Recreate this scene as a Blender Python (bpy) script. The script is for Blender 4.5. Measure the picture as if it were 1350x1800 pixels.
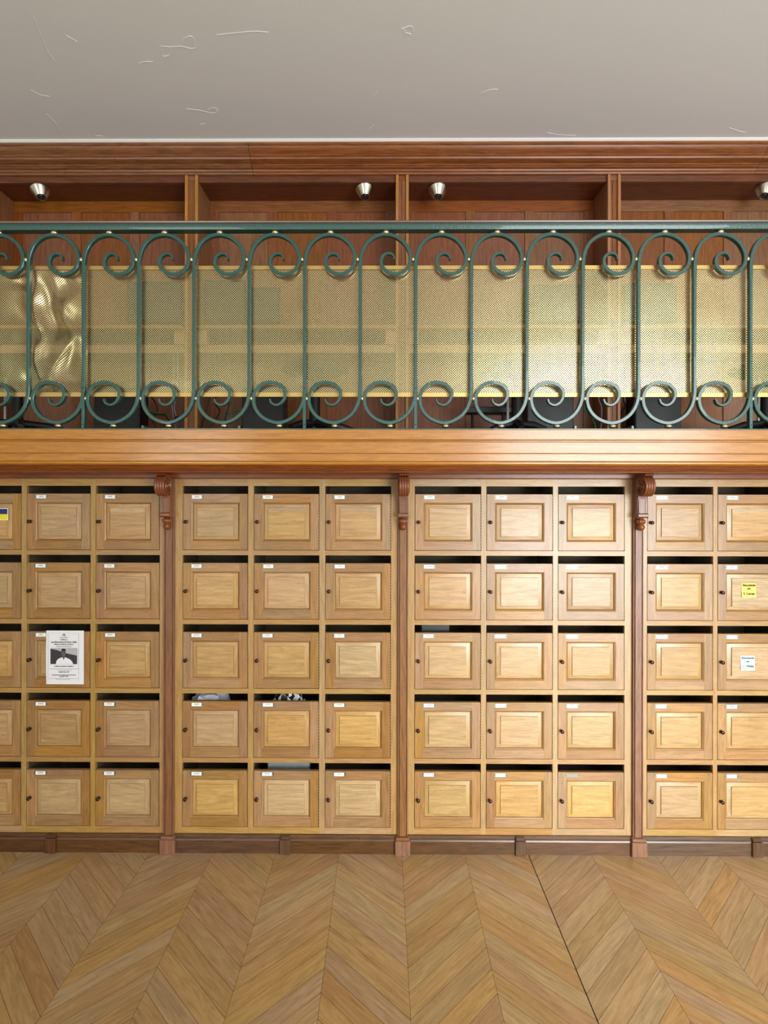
import bpy, math, random
from mathutils import Vector, noise as mnoise
random.seed(7)
for o in list(bpy.data.objects): bpy.data.objects.remove(o)
S = bpy.context.scene
C = S.collection
R = math.radians

# ------------------------------------------------------------------ camera
F = 990.0                      # focal length in pixels of the 1350 x 1800 frame
EYE = 1.92                     # camera height (m)
YAW = R(0.39)
CX, CY = 673.5, 888.0          # vanishing point of the depth lines
cam = bpy.data.cameras.new('camera')
cam.sensor_fit = 'VERTICAL'; cam.sensor_height = 24.0*1800/1350; cam.lens = F*cam.sensor_height/1800
cam.clip_start = 0.05
cam.shift_x = (675-CX+F*math.tan(YAW))/1800
cam.shift_y = (CY-900)/1800
co = bpy.data.objects.new('camera', cam); C.objects.link(co)
co.location = (0, 0, EYE); co.rotation_euler = (R(90), R(-0.1), YAW)
S.camera = co

# ------------------------------------------------------------------ light
S.view_settings.view_transform = 'Standard'; S.view_settings.look = 'None'
S.view_settings.gamma = 1.0; S.view_settings.exposure = -0.22
try: S.view_settings.use_curve_mapping = False
except Exception: pass
W = bpy.data.worlds.new('world'); S.world = W; W.use_nodes = True
nt = W.node_tree; nt.nodes.clear()
wo = nt.nodes.new('ShaderNodeOutputWorld'); bg = nt.nodes.new('ShaderNodeBackground')
tc = nt.nodes.new('ShaderNodeTexCoord'); nz = nt.nodes.new('ShaderNodeTexNoise')
nz.inputs['Scale'].default_value = 3.2; nz.inputs['Detail'].default_value = 4
cr = nt.nodes.new('ShaderNodeValToRGB')
cr.color_ramp.elements[0].position = 0.40; cr.color_ramp.elements[0].color = (0.42, 0.42, 0.22, 1)
cr.color_ramp.elements[1].position = 0.62; cr.color_ramp.elements[1].color = (1.0, 0.98, 0.96, 1)
nt.links.new(tc.outputs['Generated'], nz.inputs['Vector']); nt.links.new(nz.outputs['Fac'], cr.inputs['Fac'])
nt.links.new(cr.outputs['Color'], bg.inputs['Color']); nt.links.new(bg.outputs[0], wo.inputs[0])
dp = nt.nodes.new('ShaderNodeVectorMath'); dp.operation = 'DOT_PRODUCT'; dp.inputs[1].default_value = Vector((0.62, -0.78, 0.05)).normalized()
mrw = nt.nodes.new('ShaderNodeMapRange'); mrw.inputs['From Min'].default_value = -0.6; mrw.inputs['From Max'].default_value = 1.0
mrw.inputs['To Min'].default_value = 0.38; mrw.inputs['To Max'].default_value = 1.55
nt.links.new(tc.outputs['Generated'], dp.inputs[0]); nt.links.new(dp.outputs['Value'], mrw.inputs['Value']); nt.links.new(mrw.outputs['Result'], bg.inputs['Strength'])

def area(name, loc, target, sx, sy, power, col):
    l = bpy.data.lights.new(name, 'AREA'); l.shape = 'RECTANGLE'; l.size = sx; l.size_y = sy
    l.energy = power; l.color = col
    o = bpy.data.objects.new(name, l); C.objects.link(o); o.location = loc
    o.rotation_euler = (Vector(target)-Vector(loc)).to_track_quat('-Z', 'Y').to_euler()
    return o
area('window_daylight', (3.2, -2.8, 2.1), (1.0, 3.0, 1.9), 3.0, 3.9, 320, (0.94, 0.975, 1.0))
low_fill = area('low_fill_light', (2.9, -2.6, 1.3), (1.35, 3.1, 0.10), 2.0, 1.4, 40, (0.86, 0.95, 1.0)); low_fill.data.spread = R(48)  # added fill lamp, not a window: narrow beam brightens the lower right doors
area('far_window_daylight', (-3.4, -4.6, 1.8), (-1.0, 3.0, 1.8), 1.8, 3.2, 80, (1.0, 0.98, 0.94))

# ------------------------------------------------------------------ helpers
def at(px, Y):
    """world x of image column px on the plane at distance Y"""
    a = (px-CX)/F + math.tan(YAW)
    s, c = math.sin(YAW), math.cos(YAW)
    return Y*(a*c-s)/(c+a*s)
def az(py, Y): return EYE + (CY-py)/F*Y

def add_props(o, label=None, cat=None, group=None, kind=None):
    if label: o['label'] = label
    if cat: o['category'] = cat
    if group: o['group'] = group
    if kind: o['kind'] = kind
    return o
def empty(name, loc, label, cat, group=None):
    o = bpy.data.objects.new(name, None); C.objects.link(o); o.location = loc
    o.empty_display_size = 0.05
    return add_props(o, label, cat, group)

class MB:
    def __init__(s): s.v = []; s.f = []; s.uv = []; s.m = []
    def face(s, pts, uvs, mi=0):
        b = len(s.v); s.v += [tuple(p) for p in pts]; s.f.append(tuple(range(b, b+len(pts)))); s.uv.append(list(uvs)); s.m.append(mi)
    def quad(s, pts, grain='x', k=None, mi=0, u0=None):
        if k is None: k = random.randrange(99)
        if u0 is None: u0 = random.random()*40
        uv = []
        for p in pts:
            x, y, z = p
            if grain == 'x': uv.append((x+u0, 10*k+5+y+z))
            elif grain == 'z': uv.append((z+u0, 10*k+5+x+y))
            else: uv.append((y+u0, 10*k+5+x+z))
        s.face(pts, uv, mi)
    def box(s, x0, x1, y0, y1, z0, z1, grain='x', k=None, mi=0, c=0.0):
        if k is None: k = random.randrange(99)
        u0 = random.random()*40
        P = lambda *a: a
        q = lambda pts: s.quad(pts, grain, k, mi, u0)
        if c <= 0:
            q([P(x0,y0,z0),P(x1,y0,z0),P(x1,y0,z1),P(x0,y0,z1)])
            q([P(x1,y1,z0),P(x0,y1,z0),P(x0,y1,z1),P(x1,y1,z1)])
            q([P(x0,y1,z0),P(x0,y0,z0),P(x0,y0,z1),P(x0,y1,z1)])
            q([P(x1,y0,z0),P(x1,y1,z0),P(x1,y1,z1),P(x1,y0,z1)])
            q([P(x0,y0,z1),P(x1,y0,z1),P(x1,y1,z1),P(x0,y1,z1)])
            q([P(x0,y1,z0),P(x1,y1,z0),P(x1,y0,z0),P(x0,y0,z0)])
        else:   # chamfered edges
            import itertools
            X = (x0, x1); Y_ = (y0, y1); Z = (z0, z1)
            sg = (1, -1)
            def V(i, j, kk, ax):
                return (X[i]+(0 if ax == 0 else sg[i]*c), Y_[j]+(0 if ax == 1 else sg[j]*c), Z[kk]+(0 if ax == 2 else sg[kk]*c))
            fx = {0: [[0,1,1],[0,0,1],[0,0,0],[0,1,0]]}
            for i in (0, 1):
                a = [V(i,0,0,0),V(i,1,0,0),V(i,1,1,0),V(i,0,1,0)]; q(a if i else a[::-1])
                a = [V(0,i,0,1),V(1,i,0,1),V(1,i,1,1),V(0,i,1,1)]; q(a if not i else a[::-1])
                a = [V(0,0,i,2),V(1,0,i,2),V(1,1,i,2),V(0,1,i,2)]; q(a if i else a[::-1])
            for i in (0, 1):
                for j in (0, 1):
                    a = [V(i,j,0,0),V(i,j,1,0),V(i,j,1,1),V(i,j,0,1)]; q(a if (i+j)%2 else a[::-1])
                    a = [V(i,0,j,0),V(i,1,j,0),V(i,1,j,2),V(i,0,j,2)]; q(a if (i+j)%2 == 0 else a[::-1])
                    a = [V(0,i,j,1),V(1,i,j,1),V(1,i,j,2),V(0,i,j,2)]; q(a if (i+j)%2 else a[::-1])
                    for kk in (0, 1):
                        a = [V(i,j,kk,0),V(i,j,kk,1),V(i,j,kk,2)]; q(a if (i+j+kk)%2 else a[::-1])
        return s
    def profile(s, pts, x0, x1, k=None, mi=0, segs=1, closed=True, wob=0):
        """extrude a (y,z) outline along x"""
        if k is None: k = random.randrange(99)
        u0 = random.random()*40; n = len(pts); d = [0]
        for i in range(n): a, b = pts[i], pts[(i+1) % n]; d.append(d[-1]+math.hypot(a[0]-b[0], a[1]-b[1]))
        for j in range(segs):
            xa = x0+(x1-x0)*j/segs; xb = x0+(x1-x0)*(j+1)/segs
            for i in range(n if closed else n-1):
                a, b = pts[i], pts[(i+1) % n]
                s.face([(xa,a[0],a[1]),(xb,a[0],a[1]),(xb,b[0],b[1]),(xa,b[0],b[1])],
                       [(xa+u0,10*k+5+d[i]),(xb+u0,10*k+5+d[i]),(xb+u0,10*k+5+d[i+1]),(xa+u0,10*k+5+d[i+1])], mi)
        if closed:
            s.face([(x0,p[0],p[1]) for p in pts][::-1], [(p[1],10*k+5+p[0]) for p in pts][::-1], mi)
            s.face([(x1,p[0],p[1]) for p in pts], [(p[1],10*k+5+p[0]) for p in pts], mi)
        return s
    def tube(s, path, r, n=8, mi=0, cap=True, sec=None, closed=False):
        """round tube along 3-D path; r number or list"""
        P = [Vector(p) for p in path]; m = len(P); rings = []
        up = Vector((0, 1, 0.01)).normalized()
        for i in range(m):
            t = (P[min(i+1, m-1)]-P[max(i-1, 0)])
            t = t.normalized() if t.length > 1e-9 else Vector((0, 0, 1))
            a = up - t*up.dot(t)
            if a.length < 0.2: a = Vector((1, 0, 0)) - t*t.x
            a.normalize(); up = a; b = t.cross(a)
            rr = r[i] if isinstance(r, (list, tuple)) else r
            if sec:   # list of (radial along b, depth along a)
                rings.append([P[i]+b*sx*rr+a*sy for sx, sy in sec])
            else:
                rings.append([P[i]+a*rr*math.cos(2*math.pi*q/n)+b*rr*math.sin(2*math.pi*q/n) for q in range(n)])
        nn = len(rings[0]); L = 0
        for i in range(m-1):
            L2 = L+(P[i+1]-P[i]).length
            for q in range(nn):
                w = (q+1) % nn
                s.face([rings[i][q], rings[i][w], rings[i+1][w], rings[i+1][q]],
                       [(L, q/nn), (L, (q+1)/nn), (L2, (q+1)/nn), (L2, q/nn)], mi)
            L = L2
        if cap:
            s.face(rings[0][::-1], [(0, 0)]*nn, mi); s.face(rings[-1], [(0, 0)]*nn, mi)
        return s
    def lathe(s, prof, origin=(0,0,0), axis=(0,0,1), n=24, mi=0, sx=1.0, sy=1.0):
        """prof: (radius, height) along axis"""
        ax = Vector(axis).normalized(); a = ax.orthogonal().normalized(); b = ax.cross(a); O = Vector(origin)
        def pt(r, h, q): th = 2*math.pi*q/n; return O+ax*h+a*r*math.cos(th)*sx+b*r*math.sin(th)*sy
        for i in range(len(prof)-1):
            (r0, h0), (r1, h1) = prof[i], prof[i+1]
            for q in range(n):
                ps = [pt(r0,h0,q), pt(r0,h0,q+1), pt(r1,h1,q+1), pt(r1,h1,q)]
                us = [(q/n,h0),((q+1)/n,h0),((q+1)/n,h1),(q/n,h1)]
                if r0 < 1e-7: ps.pop(1); us.pop(1)
                elif r1 < 1e-7: ps.pop(2); us.pop(2)
                s.face(ps, us, mi)
        return s
    def ellipsoid(s, c, rx, ry, rz, n=14, m=8, mi=0):
        for i in range(m):
            t0 = math.pi*i/m-math.pi/2; t1 = math.pi*(i+1)/m-math.pi/2
            for q in range(n):
                p0 = 2*math.pi*q/n; p1 = 2*math.pi*(q+1)/n
                f = lambda t, p: (c[0]+rx*math.cos(t)*math.cos(p), c[1]+ry*math.cos(t)*math.sin(p), c[2]+rz*math.sin(t))
                ps = [f(t0,p0), f(t0,p1), f(t1,p1), f(t1,p0)]
                if i == 0: ps = [ps[0], ps[2], ps[3]]
                elif i == m-1: ps = ps[:3]
                s.face(ps, [(0, 0)]*len(ps), mi)
        return s
    def build(s, name, mats, parent=None, smooth=35, merge=True, origin=None):
        me = bpy.data.meshes.new(name)
        org = Vector((0, 0, 0))
        if parent is None and origin is not None: org = Vector(origin)
        if merge:
            idx = {}; nv = []; mp = []
            for p in s.v:
                key = (round(p[0], 5), round(p[1], 5), round(p[2], 5))
                if key not in idx: idx[key] = len(nv); nv.append(tuple(Vector(p)-org))
                mp.append(idx[key])
            fs = []; uvs = []; ms = []
            for f, u, m_ in zip(s.f, s.uv, s.m):
                g = [mp[i] for i in f]; gg = []; uu = []
                for a, b in zip(g, u):
                    if a not in gg: gg.append(a); uu.append(b)
                if len(gg) >= 3: fs.append(gg); uvs.append(uu); ms.append(m_)
        else: nv, fs, uvs, ms = [tuple(Vector(p)-org) for p in s.v], s.f, s.uv, s.m
        me.from_pydata(nv, [], fs)
        ul = me.uv_layers.new(name='UVMap'); i = 0
        flat = []
        for u in uvs:
            for c in u: flat += [c[0], c[1]]
        ul.data.foreach_set('uv', flat)
        for mt in (mats if isinstance(mats, (list, tuple)) else [mats]): me.materials.append(mt)
        me.polygons.foreach_set('material_index', ms)
        if smooth:
            me.polygons.foreach_set('use_smooth', [True]*len(me.polygons))
            me.set_sharp_from_angle(angle=R(smooth))
        me.update()
        o = bpy.data.objects.new(name, me); C.objects.link(o)
        if parent is None: o.location = org
        else:
            o.parent = parent
            # children geometry is given in world space: keep it there
            w = Vector((0, 0, 0)); p = parent
            while p: w += p.location; p = p.parent
            o.location = -w
        return o

def spline(pts, sub=6):
    out = []; n = len(pts)
    P = [Vector(p) for p in pts]
    for i in range(n-1):
        p0 = P[max(i-1, 0)]; p1 = P[i]; p2 = P[i+1]; p3 = P[min(i+2, n-1)]
        for j in range(sub):
            t = j/sub
            out.append(0.5*((2*p1)+(p2-p0)*t+(2*p0-5*p1+4*p2-p3)*t*t+(3*p1-p0-3*p2+p3)*t**3))
    out.append(P[-1]); return out

# ------------------------------------------------------------------ materials
def newmat(name):
    m = bpy.data.materials.new(name); m.use_nodes = True
    n = m.node_tree; b = n.nodes['Principled BSDF']; return m, n, b
def rgb(r, g, b):
    f = lambda c: (c/255/12.92) if c/255 <= 0.04045 else ((c/255+0.055)/1.055)**2.4
    return (f(r), f(g), f(b), 1)
def plain(name, col, rough=0.5, metal=0.0, var=0.0, scale=20, bump=0.0, spec=0.5, coat=0.0):
    m, n, b = newmat(name)
    b.inputs['Roughness'].default_value = rough; b.inputs['Metallic'].default_value = metal
    b.inputs['Specular IOR Level'].default_value = spec; b.inputs['Coat Weight'].default_value = coat
    t = n.nodes.new('ShaderNodeTexCoord'); z = n.nodes.new('ShaderNodeTexNoise'); z.inputs['Scale'].default_value = scale
    z.inputs['Detail'].default_value = 5
    n.links.new(t.outputs['Object'], z.inputs['Vector'])
    mr = n.nodes.new('ShaderNodeMapRange'); mr.inputs['To Min'].default_value = 1-var; mr.inputs['To Max'].default_value = 1+var
    n.links.new(z.outputs['Fac'], mr.inputs['Value'])
    h = n.nodes.new('ShaderNodeHueSaturation'); h.inputs['Color'].default_value = col
    n.links.new(mr.outputs['Result'], h.inputs['Value']); n.links.new(h.outputs['Color'], b.inputs['Base Color'])
    if bump:
        bp = n.nodes.new('ShaderNodeBump'); bp.inputs['Strength'].default_value = bump; bp.inputs['Distance'].default_value = 0.004
        n.links.new(z.outputs['Fac'], bp.inputs['Height']); n.links.new(bp.outputs['Normal'], b.inputs['Normal'])
    return m
def wood(name, dark, light, rough=0.4, tone=0.16, sat=1.0, grain=1.0, objrand=False, hue=0.009, spec=0.5, bump=0.12, coat=0.0, crough=0.22):
    m, n, b = newmat(name); L = n.links.new; N = n.nodes.new
    uv = N('ShaderNodeUVMap'); sp = N('ShaderNodeSeparateXYZ'); L(uv.outputs[0], sp.inputs[0])
    def math_(op, a, bb=None):
        q = N('ShaderNodeMath'); q.operation = op
        for i, v in enumerate((a, bb)):
            if v is None: continue
            if isinstance(v, (int, float)): q.inputs[i].default_value = v
            else: L(v, q.inputs[i])
        return q.outputs[0]
    def vec(su, sv):
        c = N('ShaderNodeCombineXYZ'); L(math_('MULTIPLY', sp.outputs[0], su), c.inputs[0]); L(math_('MULTIPLY', sp.outputs[1], sv), c.inputs[1]); return c.outputs[0]
    def noi(v, det, rg=0.6, dist=0):
        z = N('ShaderNodeTexNoise'); z.inputs['Scale'].default_value = 1; z.inputs['Detail'].default_value = det
        z.inputs['Roughness'].default_value = rg; z.inputs['Distortion'].default_value = dist; L(v, z.inputs['Vector']); return z.outputs['Fac']
    kid = math_('FLOOR', math_('DIVIDE', sp.outputs[1], 10.0))
    if objrand:
        oi = N('ShaderNodeObjectInfo'); kid = math_('ADD', kid, math_('MULTIPLY', oi.outputs['Random'], 977.0))
    wn = N('ShaderNodeTexWhiteNoise'); wn.noise_dimensions = '1D'; L(kid, wn.inputs['W'])
    broad = noi(vec(1.6*grain, 16*grain), 3, 0.5, 0.6)      # cathedral figure
    rings = math_('SINE', math_('MULTIPLY', broad, 46.0))
    rings = math_('MULTIPLY_ADD', rings, 0.5); n.nodes[-1].inputs[2].default_value = 0.5
    fine = noi(vec(9, 330), 3, 0.7)                      # pores
    mid = noi(vec(5, 60), 3, 0.6)
    fleck = noi(vec(42, 130), 2, 0.5, 0.8)
    fl = N('ShaderNodeMapRange'); fl.inputs['From Min'].default_value = 0.60; fl.inputs['From Max'].default_value = 0.72; L(fleck, fl.inputs['Value'])
    s1 = math_('ADD', math_('MULTIPLY', rings, 0.10), math_('MULTIPLY', fine, 0.56))
    s1 = math_('ADD', s1, math_('MULTIPLY', mid, 0.42))
    s1 = math_('SUBTRACT', s1, math_('MULTIPLY', fl.outputs[0], 0.12))
    mr = N('ShaderNodeMapRange'); mr.inputs['From Min'].default_value = 0.31; mr.inputs['From Max'].default_value = 0.77; L(s1, mr.inputs['Value'])
    mx = N('ShaderNodeMix'); mx.data_type = 'RGBA'; L(mr.outputs[0], mx.inputs['Factor'])
    mx.inputs['A'].default_value = dark; mx.inputs['B'].default_value = light
    h = N('ShaderNodeHueSaturation'); L(mx.outputs['Result'], h.inputs['Color'])
    m2 = N('ShaderNodeMapRange'); m2.inputs['To Min'].default_value = 1-tone; m2.inputs['To Max'].default_value = 1+tone; L(wn.outputs['Value'], m2.inputs['Value'])
    L(m2.outputs[0], h.inputs['Value'])
    sc = N('ShaderNodeSeparateColor'); L(wn.outputs['Color'], sc.inputs[0])
    m3 = N('ShaderNodeMapRange'); m3.inputs['To Min'].default_value = 0.5-hue; m3.inputs['To Max'].default_value = 0.5+hue; L(sc.outputs[1], m3.inputs['Value'])
    L(m3.outputs[0], h.inputs['Hue'])
    m4 = N('ShaderNodeMapRange'); m4.inputs['To Min'].default_value = sat*0.88; m4.inputs['To Max'].default_value = sat*1.08; L(sc.outputs[2], m4.inputs['Value'])
    L(m4.outputs[0], h.inputs['Saturation'])
    L(h.outputs['Color'], b.inputs['Base Color'])
    b.inputs['Roughness'].default_value = rough; b.inputs['Specular IOR Level'].default_value = spec
    b.inputs['Coat Weight'].default_value = coat; b.inputs['Coat Roughness'].default_value = crough
    bp = N('ShaderNodeBump'); bp.inputs['Strength'].default_value = bump; bp.inputs['Distance'].default_value = 0.002
    L(s1, bp.inputs['Height']); L(bp.outputs['Normal'], b.inputs['Normal'])
    return m

OAK = wood('light_oak', rgb(122, 84, 37), rgb(176, 130, 70), 0.40, 0.14, sat=0.97, hue=0.006, spec=0.5, coat=0.35, crough=0.30)
PANEL = wood('panel_oak', rgb(142, 106, 54), rgb(200, 160, 100), 0.38, 0.11, sat=0.95, hue=0.006, spec=0.5, coat=0.25, crough=0.34)
OAKF = wood('cabinet_frame_oak', rgb(138, 102, 50), rgb(186, 146, 86), 0.40, 0.05, spec=0.5, coat=0.35, crough=0.30)
LEDGE = wood('golden_oak', rgb(146, 90, 32), rgb(198, 136, 60), 0.33, 0.04, spec=0.6, coat=1.0, crough=0.17)
REDW = wood('red_brown_wood', rgb(88, 46, 20), rgb(146, 86, 46), 0.32, 0.08, spec=0.6)
CORN = wood('cornice_wood', rgb(92, 50, 26), rgb(164, 100, 60), 0.34, 0.05, spec=0.6)
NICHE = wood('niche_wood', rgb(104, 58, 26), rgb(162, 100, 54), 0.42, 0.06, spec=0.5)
EDGE = wood('divider_edge_oak', rgb(150, 98, 54), rgb(200, 146, 92), 0.4, 0.05)
PILA = wood('pilaster_wood', rgb(92, 56, 32), rgb(150, 102, 68), 0.38, 0.05)
BASE = wood('baseboard_wood', rgb(50, 30, 16), rgb(106, 70, 42), 0.36, 0.14)
FLOOR = wood('parquet_oak', rgb(140, 108, 68), rgb(192, 158, 110), 0.32, 0.08, spec=0.5, coat=0.3, crough=0.25, grain=0.9, hue=0.010)
GREEN = plain('green_iron_paint', rgb(36, 82, 75), 0.30, 0, 0.12, 90, 0.35, 0.6, 0.6)
BRASS = plain('brass', rgb(236, 214, 174), 0.32, 1.0, 0.1, 80)
BRASSM = plain('brass_strip', rgb(206, 178, 112), 0.38, 0.75, 0.08, 12)
WHITE = plain('ceiling_paint', rgb(240, 246, 254), 0.7, 0, 0.02, 1.6, 0.0)
PLAST = plain('white_plaster', rgb(238, 236, 232), 0.6)
BLACK = plain('black_plastic', rgb(13, 14, 16), 0.45, 0, 0.05)
DARK = plain('dark_gap', rgb(14, 10, 7), 0.9)
SCREEN = plain('dark_screen', rgb(40, 43, 46), 0.3, 0, 0.03)
GREY = plain('grey_metal', rgb(150, 152, 150), 0.4, 0.6, 0.1, 60)
KNOB = plain('dark_bronze', rgb(70, 48, 36), 0.28, 0.8, 0.1, 90)
NICK = plain('brushed_nickel', rgb(205, 200, 188), 0.26, 1.0, 0.06, 120)
HOLD = plain('label_nickel', rgb(140, 134, 118), 0.45, 0.8, 0.05)
CARD = plain('white_card', rgb(240, 240, 236), 0.6)
INK = plain('ink', rgb(60, 62, 66), 0.7)
INKG = plain('grey_print', rgb(150, 150, 152), 0.7)
BLACKINK = plain('black_ink', rgb(20, 20, 22), 0.7)
PAPER = plain('poster_paper', rgb(228, 228, 232), 0.6, 0, 0.01)
YEL = plain('yellow_note', rgb(246, 226, 96), 0.6)
PALE = plain('pale_note', rgb(236, 246, 240), 0.6)
NAVY = plain('navy_print', rgb(14, 26, 110), 0.5)
FLAGY = plain('yellow_print', rgb(226, 214, 20), 0.5)
TEAL = plain('teal_print', rgb(26, 96, 96), 0.6)
BAG = plain('white_plastic_bag', rgb(196, 198, 208), 0.35, 0, 0.12, 30, 0.3)
GPAP = plain('grey_papers', rgb(120, 130, 128), 0.6, 0, 0.2, 25)
GRNCAB = plain('green_cable', rgb(20, 110, 60), 0.4)
LILCAB = plain('pale_cable', rgb(150, 140, 170), 0.4)
FABR = plain('charcoal_fabric', rgb(38, 40, 46), 0.8, 0, 0.1, 200)
SKIN = plain('print_dark_grey', rgb(92, 88, 88), 0.7)
LIGHTP = plain('print_light_grey', rgb(176, 176, 180), 0.7)
LENS = plain('lamp_glass', rgb(60, 60, 62), 0.08, 0.3)

# perforated brass sheet: lattice of round holes cut through by the shader
PERF, n, b = newmat('perforated_brass')
L = n.links.new; N = n.nodes.new
b.inputs['Base Color'].default_value = rgb(222, 212, 160); b.inputs['Metallic'].default_value = 0.85; b.inputs['Roughness'].default_value = 0.24
uvn = N('ShaderNodeUVMap'); sp = N('ShaderNodeSeparateXYZ'); L(uvn.outputs[0], sp.inputs[0])
def mth(op, a, c=None, c2=None):
    q = N('ShaderNodeMath'); q.operation = op
    for i, v in enumerate((a, c, c2)):
        if v is None: continue
        if isinstance(v, (int, float)): q.inputs[i].default_value = v
        else: L(v, q.inputs[i])
    return q.outputs[0]
PITCH = 0.01245
fa = mth('SUBTRACT', mth('FRACT', mth('DIVIDE', mth('ADD', sp.outputs[0], sp.outputs[1]), PITCH)), 0.5)
fb = mth('SUBTRACT', mth('FRACT', mth('DIVIDE', mth('SUBTRACT', sp.outputs[0], sp.outputs[1]), PITCH)), 0.5)
d2 = mth('ADD', mth('MULTIPLY', fa, fa), mth('MULTIPLY', fb, fb))
hole = mth('LESS_THAN', d2, 0.405**2)
tr = N('ShaderNodeBsdfTransparent'); mixs = N('ShaderNodeMixShader')
L(hole, mixs.inputs[0]); L(b.outputs[0], mixs.inputs[1]); L(tr.outputs[0], mixs.inputs[2])
L(mixs.outputs[0], n.nodes['Material Output'].inputs['Surface'])
# hinge strip: tiny alternating knuckles
HINGE, n, b = newmat('piano_hinge'); L = n.links.new; N = n.nodes.new
uvn = N('ShaderNodeTexCoord'); sp = N('ShaderNodeSeparateXYZ'); L(uvn.outputs['Object'], sp.inputs[0])
st = mth('GREATER_THAN', mth('FRACT', mth('MULTIPLY', sp.outputs[2], 60.0)), 0.55)
mx = N('ShaderNodeMix'); mx.data_type = 'RGBA'; L(st, mx.inputs['Factor']); mx.inputs['A'].default_value = rgb(30, 24, 20); mx.inputs['B'].default_value = rgb(150, 138, 112)
L(mx.outputs['Result'], b.inputs['Base Color']); b.inputs['Metallic'].default_value = 0.5; b.inputs['Roughness'].default_value = 0.4

XL, XR = -4.2, 4.2
Z0 = 3.12          # plane of the cabinet fronts
PX = [0.110+1.293*k for k in range(-3, 4)]

# ------------------------------------------------------------------ structure
# floor: chevron parquet, one mesh, every board with its own grain
fl = MB(); w = 0.347; sx0 = 0.106; spc = 0.1165; ph = 2.80
for i in range(-14, 14):
    xa = sx0+i*w; xb = xa+w; up = 1 if i % 2 == 0 else -1
    gx = 0.0006
    if i == 2: xa += 0.0032
    y = -5.2
    kk = math.floor((y-ph)/spc)
    Yc = ph+kk*spc
    while Yc < 3.6:
        g = 0.0009
        # at the seam where up-strips end (xb) chevrons meet on the lattice
        if up > 0: ya, yb = Yc-w, Yc
        else: ya, yb = Yc, Yc-w
        k = random.randrange(99); u0 = random.random()*40
        pts = [(xa+gx, ya+g, 0), (xb-gx, yb+g, 0), (xb-gx, yb+spc-g, 0), (xa+gx, ya+spc-g, 0)]
        if max(p[1] for p in pts) < 3.5 or True:
            cs = math.cos(R(45))
            uv = [((p[0]*cs+up*p[1]*cs)+u0, 10*k+5+(-up*p[0]*cs+p[1]*cs)) for p in pts]
            uv = [(a, 10*k+3+((bq-uv[0][1]))) for a, bq in uv]
            fl.face(pts, uv, 0)
        Yc += spc
fl.quad([(-5.2, -5.4, -0.002), (5.2, -5.4, -0.002), (5.2, 3.7, -0.002), (-5.2, 3.7, -0.002)], mi=1)
fl.quad([(-5.2, -5.4, -0.05), (-5.2, 3.7, -0.05), (5.2, 3.7, -0.05), (5.2, -5.4, -0.05)], mi=1)
add_props(fl.build('floor', [FLOOR, DARK], smooth=0, merge=False), kind='structure')

# ceiling with the raised creases of its painted lining
CZ = 2.148
ce = MB()
ce.quad([(-5.2, 3.75, EYE+CZ), (5.2, 3.75, EYE+CZ), (5.2, -3.2, EYE+CZ), (-5.2, -3.2, EYE+CZ)])
ce.quad([(-5.2, -3.2, EYE+CZ+.1), (5.2, -3.2, EYE+CZ+.1), (5.2, 3.75, EYE+CZ+.1), (-5.2, 3.75, EYE+CZ+.1)])
def cpt(px, py): Y = CZ*F/(CY-py); return ((px-CX)*Y/F, Y, EYE+CZ+0.0006)
creases = [[(54, 26), (68, 60), (80, 88), (92, 104)], [(280, 80), (284, 97), (297, 94), (296, 82), (280, 80), (300, 81), (316, 80), (332, 84), (342, 83)],
 [(342, 83), (336, 63), (322, 66), (318, 78)], [(379, 60), (410, 57), (445, 54), (470, 56)], [(706, 50), (722, 46), (723, 60), (712, 58), (706, 66), (710, 54), (704, 50)],
 [(325, 190), (350, 193), (372, 198), (382, 194), (374, 188), (364, 192)], [(845, 164), (860, 158), (874, 158)], [(78, 198), (95, 216), (108, 238)],
 [(50, 156), (66, 164), (84, 168)], [(1278, 226), (1295, 232), (1306, 234)], [(655, 168), (664, 161)], [(648, 226), (657, 219)], [(350, 218), (358, 216)], [(960, 234), (985, 238), (1010, 239)], [(242, 110), (250, 107), (266, 107)], [(112, 60), (124, 66), (132, 71)], [(165, 237), (178, 238)]]
for c in creases: ce.tube(spline([cpt(*p) for p in c], 3), 0.0022, 5)
add_props(ce.build('ceiling', WHITE, smooth=30), kind='structure')

# walls (behind the fittings)
wb = MB(); wb.box(XL-.6, XR+.6, 3.62, 3.72, 0, 2.2, 'z')
add_props(wb.build('wall_lower', REDW), kind='structure')

# plaster bead at the ceiling edge
tr_ = MB(); zz = EYE+CZ
tr_.profile([(3.298, zz), (3.298, zz-.004), (3.306, zz-.012), (3.34, zz-.014), (3.34, zz)], XL, XR)
add_props(tr_.build('trim_1', PLAST, smooth=0), kind='structure')
# wooden cornice
def zc(v): return EYE+v
cp = [(3.40, zc(2.136)), (3.312, zc(2.136)), (3.312, zc(2.124)), (3.320, zc(2.118)), (3.322, zc(2.112)), (3.332, zc(2.098)), (3.346, zc(2.088)), (3.352, zc(2.083)),
      (3.352, zc(2.076)), (3.360, zc(2.072)), (3.364, zc(2.062)), (3.380, zc(2.054)), (3.398, zc(2.050)), (3.398, zc(2.042)), (3.404, zc(2.040)), (3.410, zc(2.034)), (3.425, zc(2.030)),
      (3.428, zc(2.022)), (3.436, zc(2.016)), (3.440, zc(2.008)), (3.448, zc(2.006)), (3.50, zc(2.006)), (3.50, zc(2.136))]
cp = [(a, EYE+2.136-(EYE+2.136-b)*0.116/0.130) for a, b in cp]
cn = MB()
xj = at(440, 3.38); xk = at(1338, 3.38)
cn.profile(cp, XL, xj-.0012, k=4); cn.profile(cp, xj+.0012, xk-.0008, k=17); cn.profile(cp, xk+.0008, XR, k=31)
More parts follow.
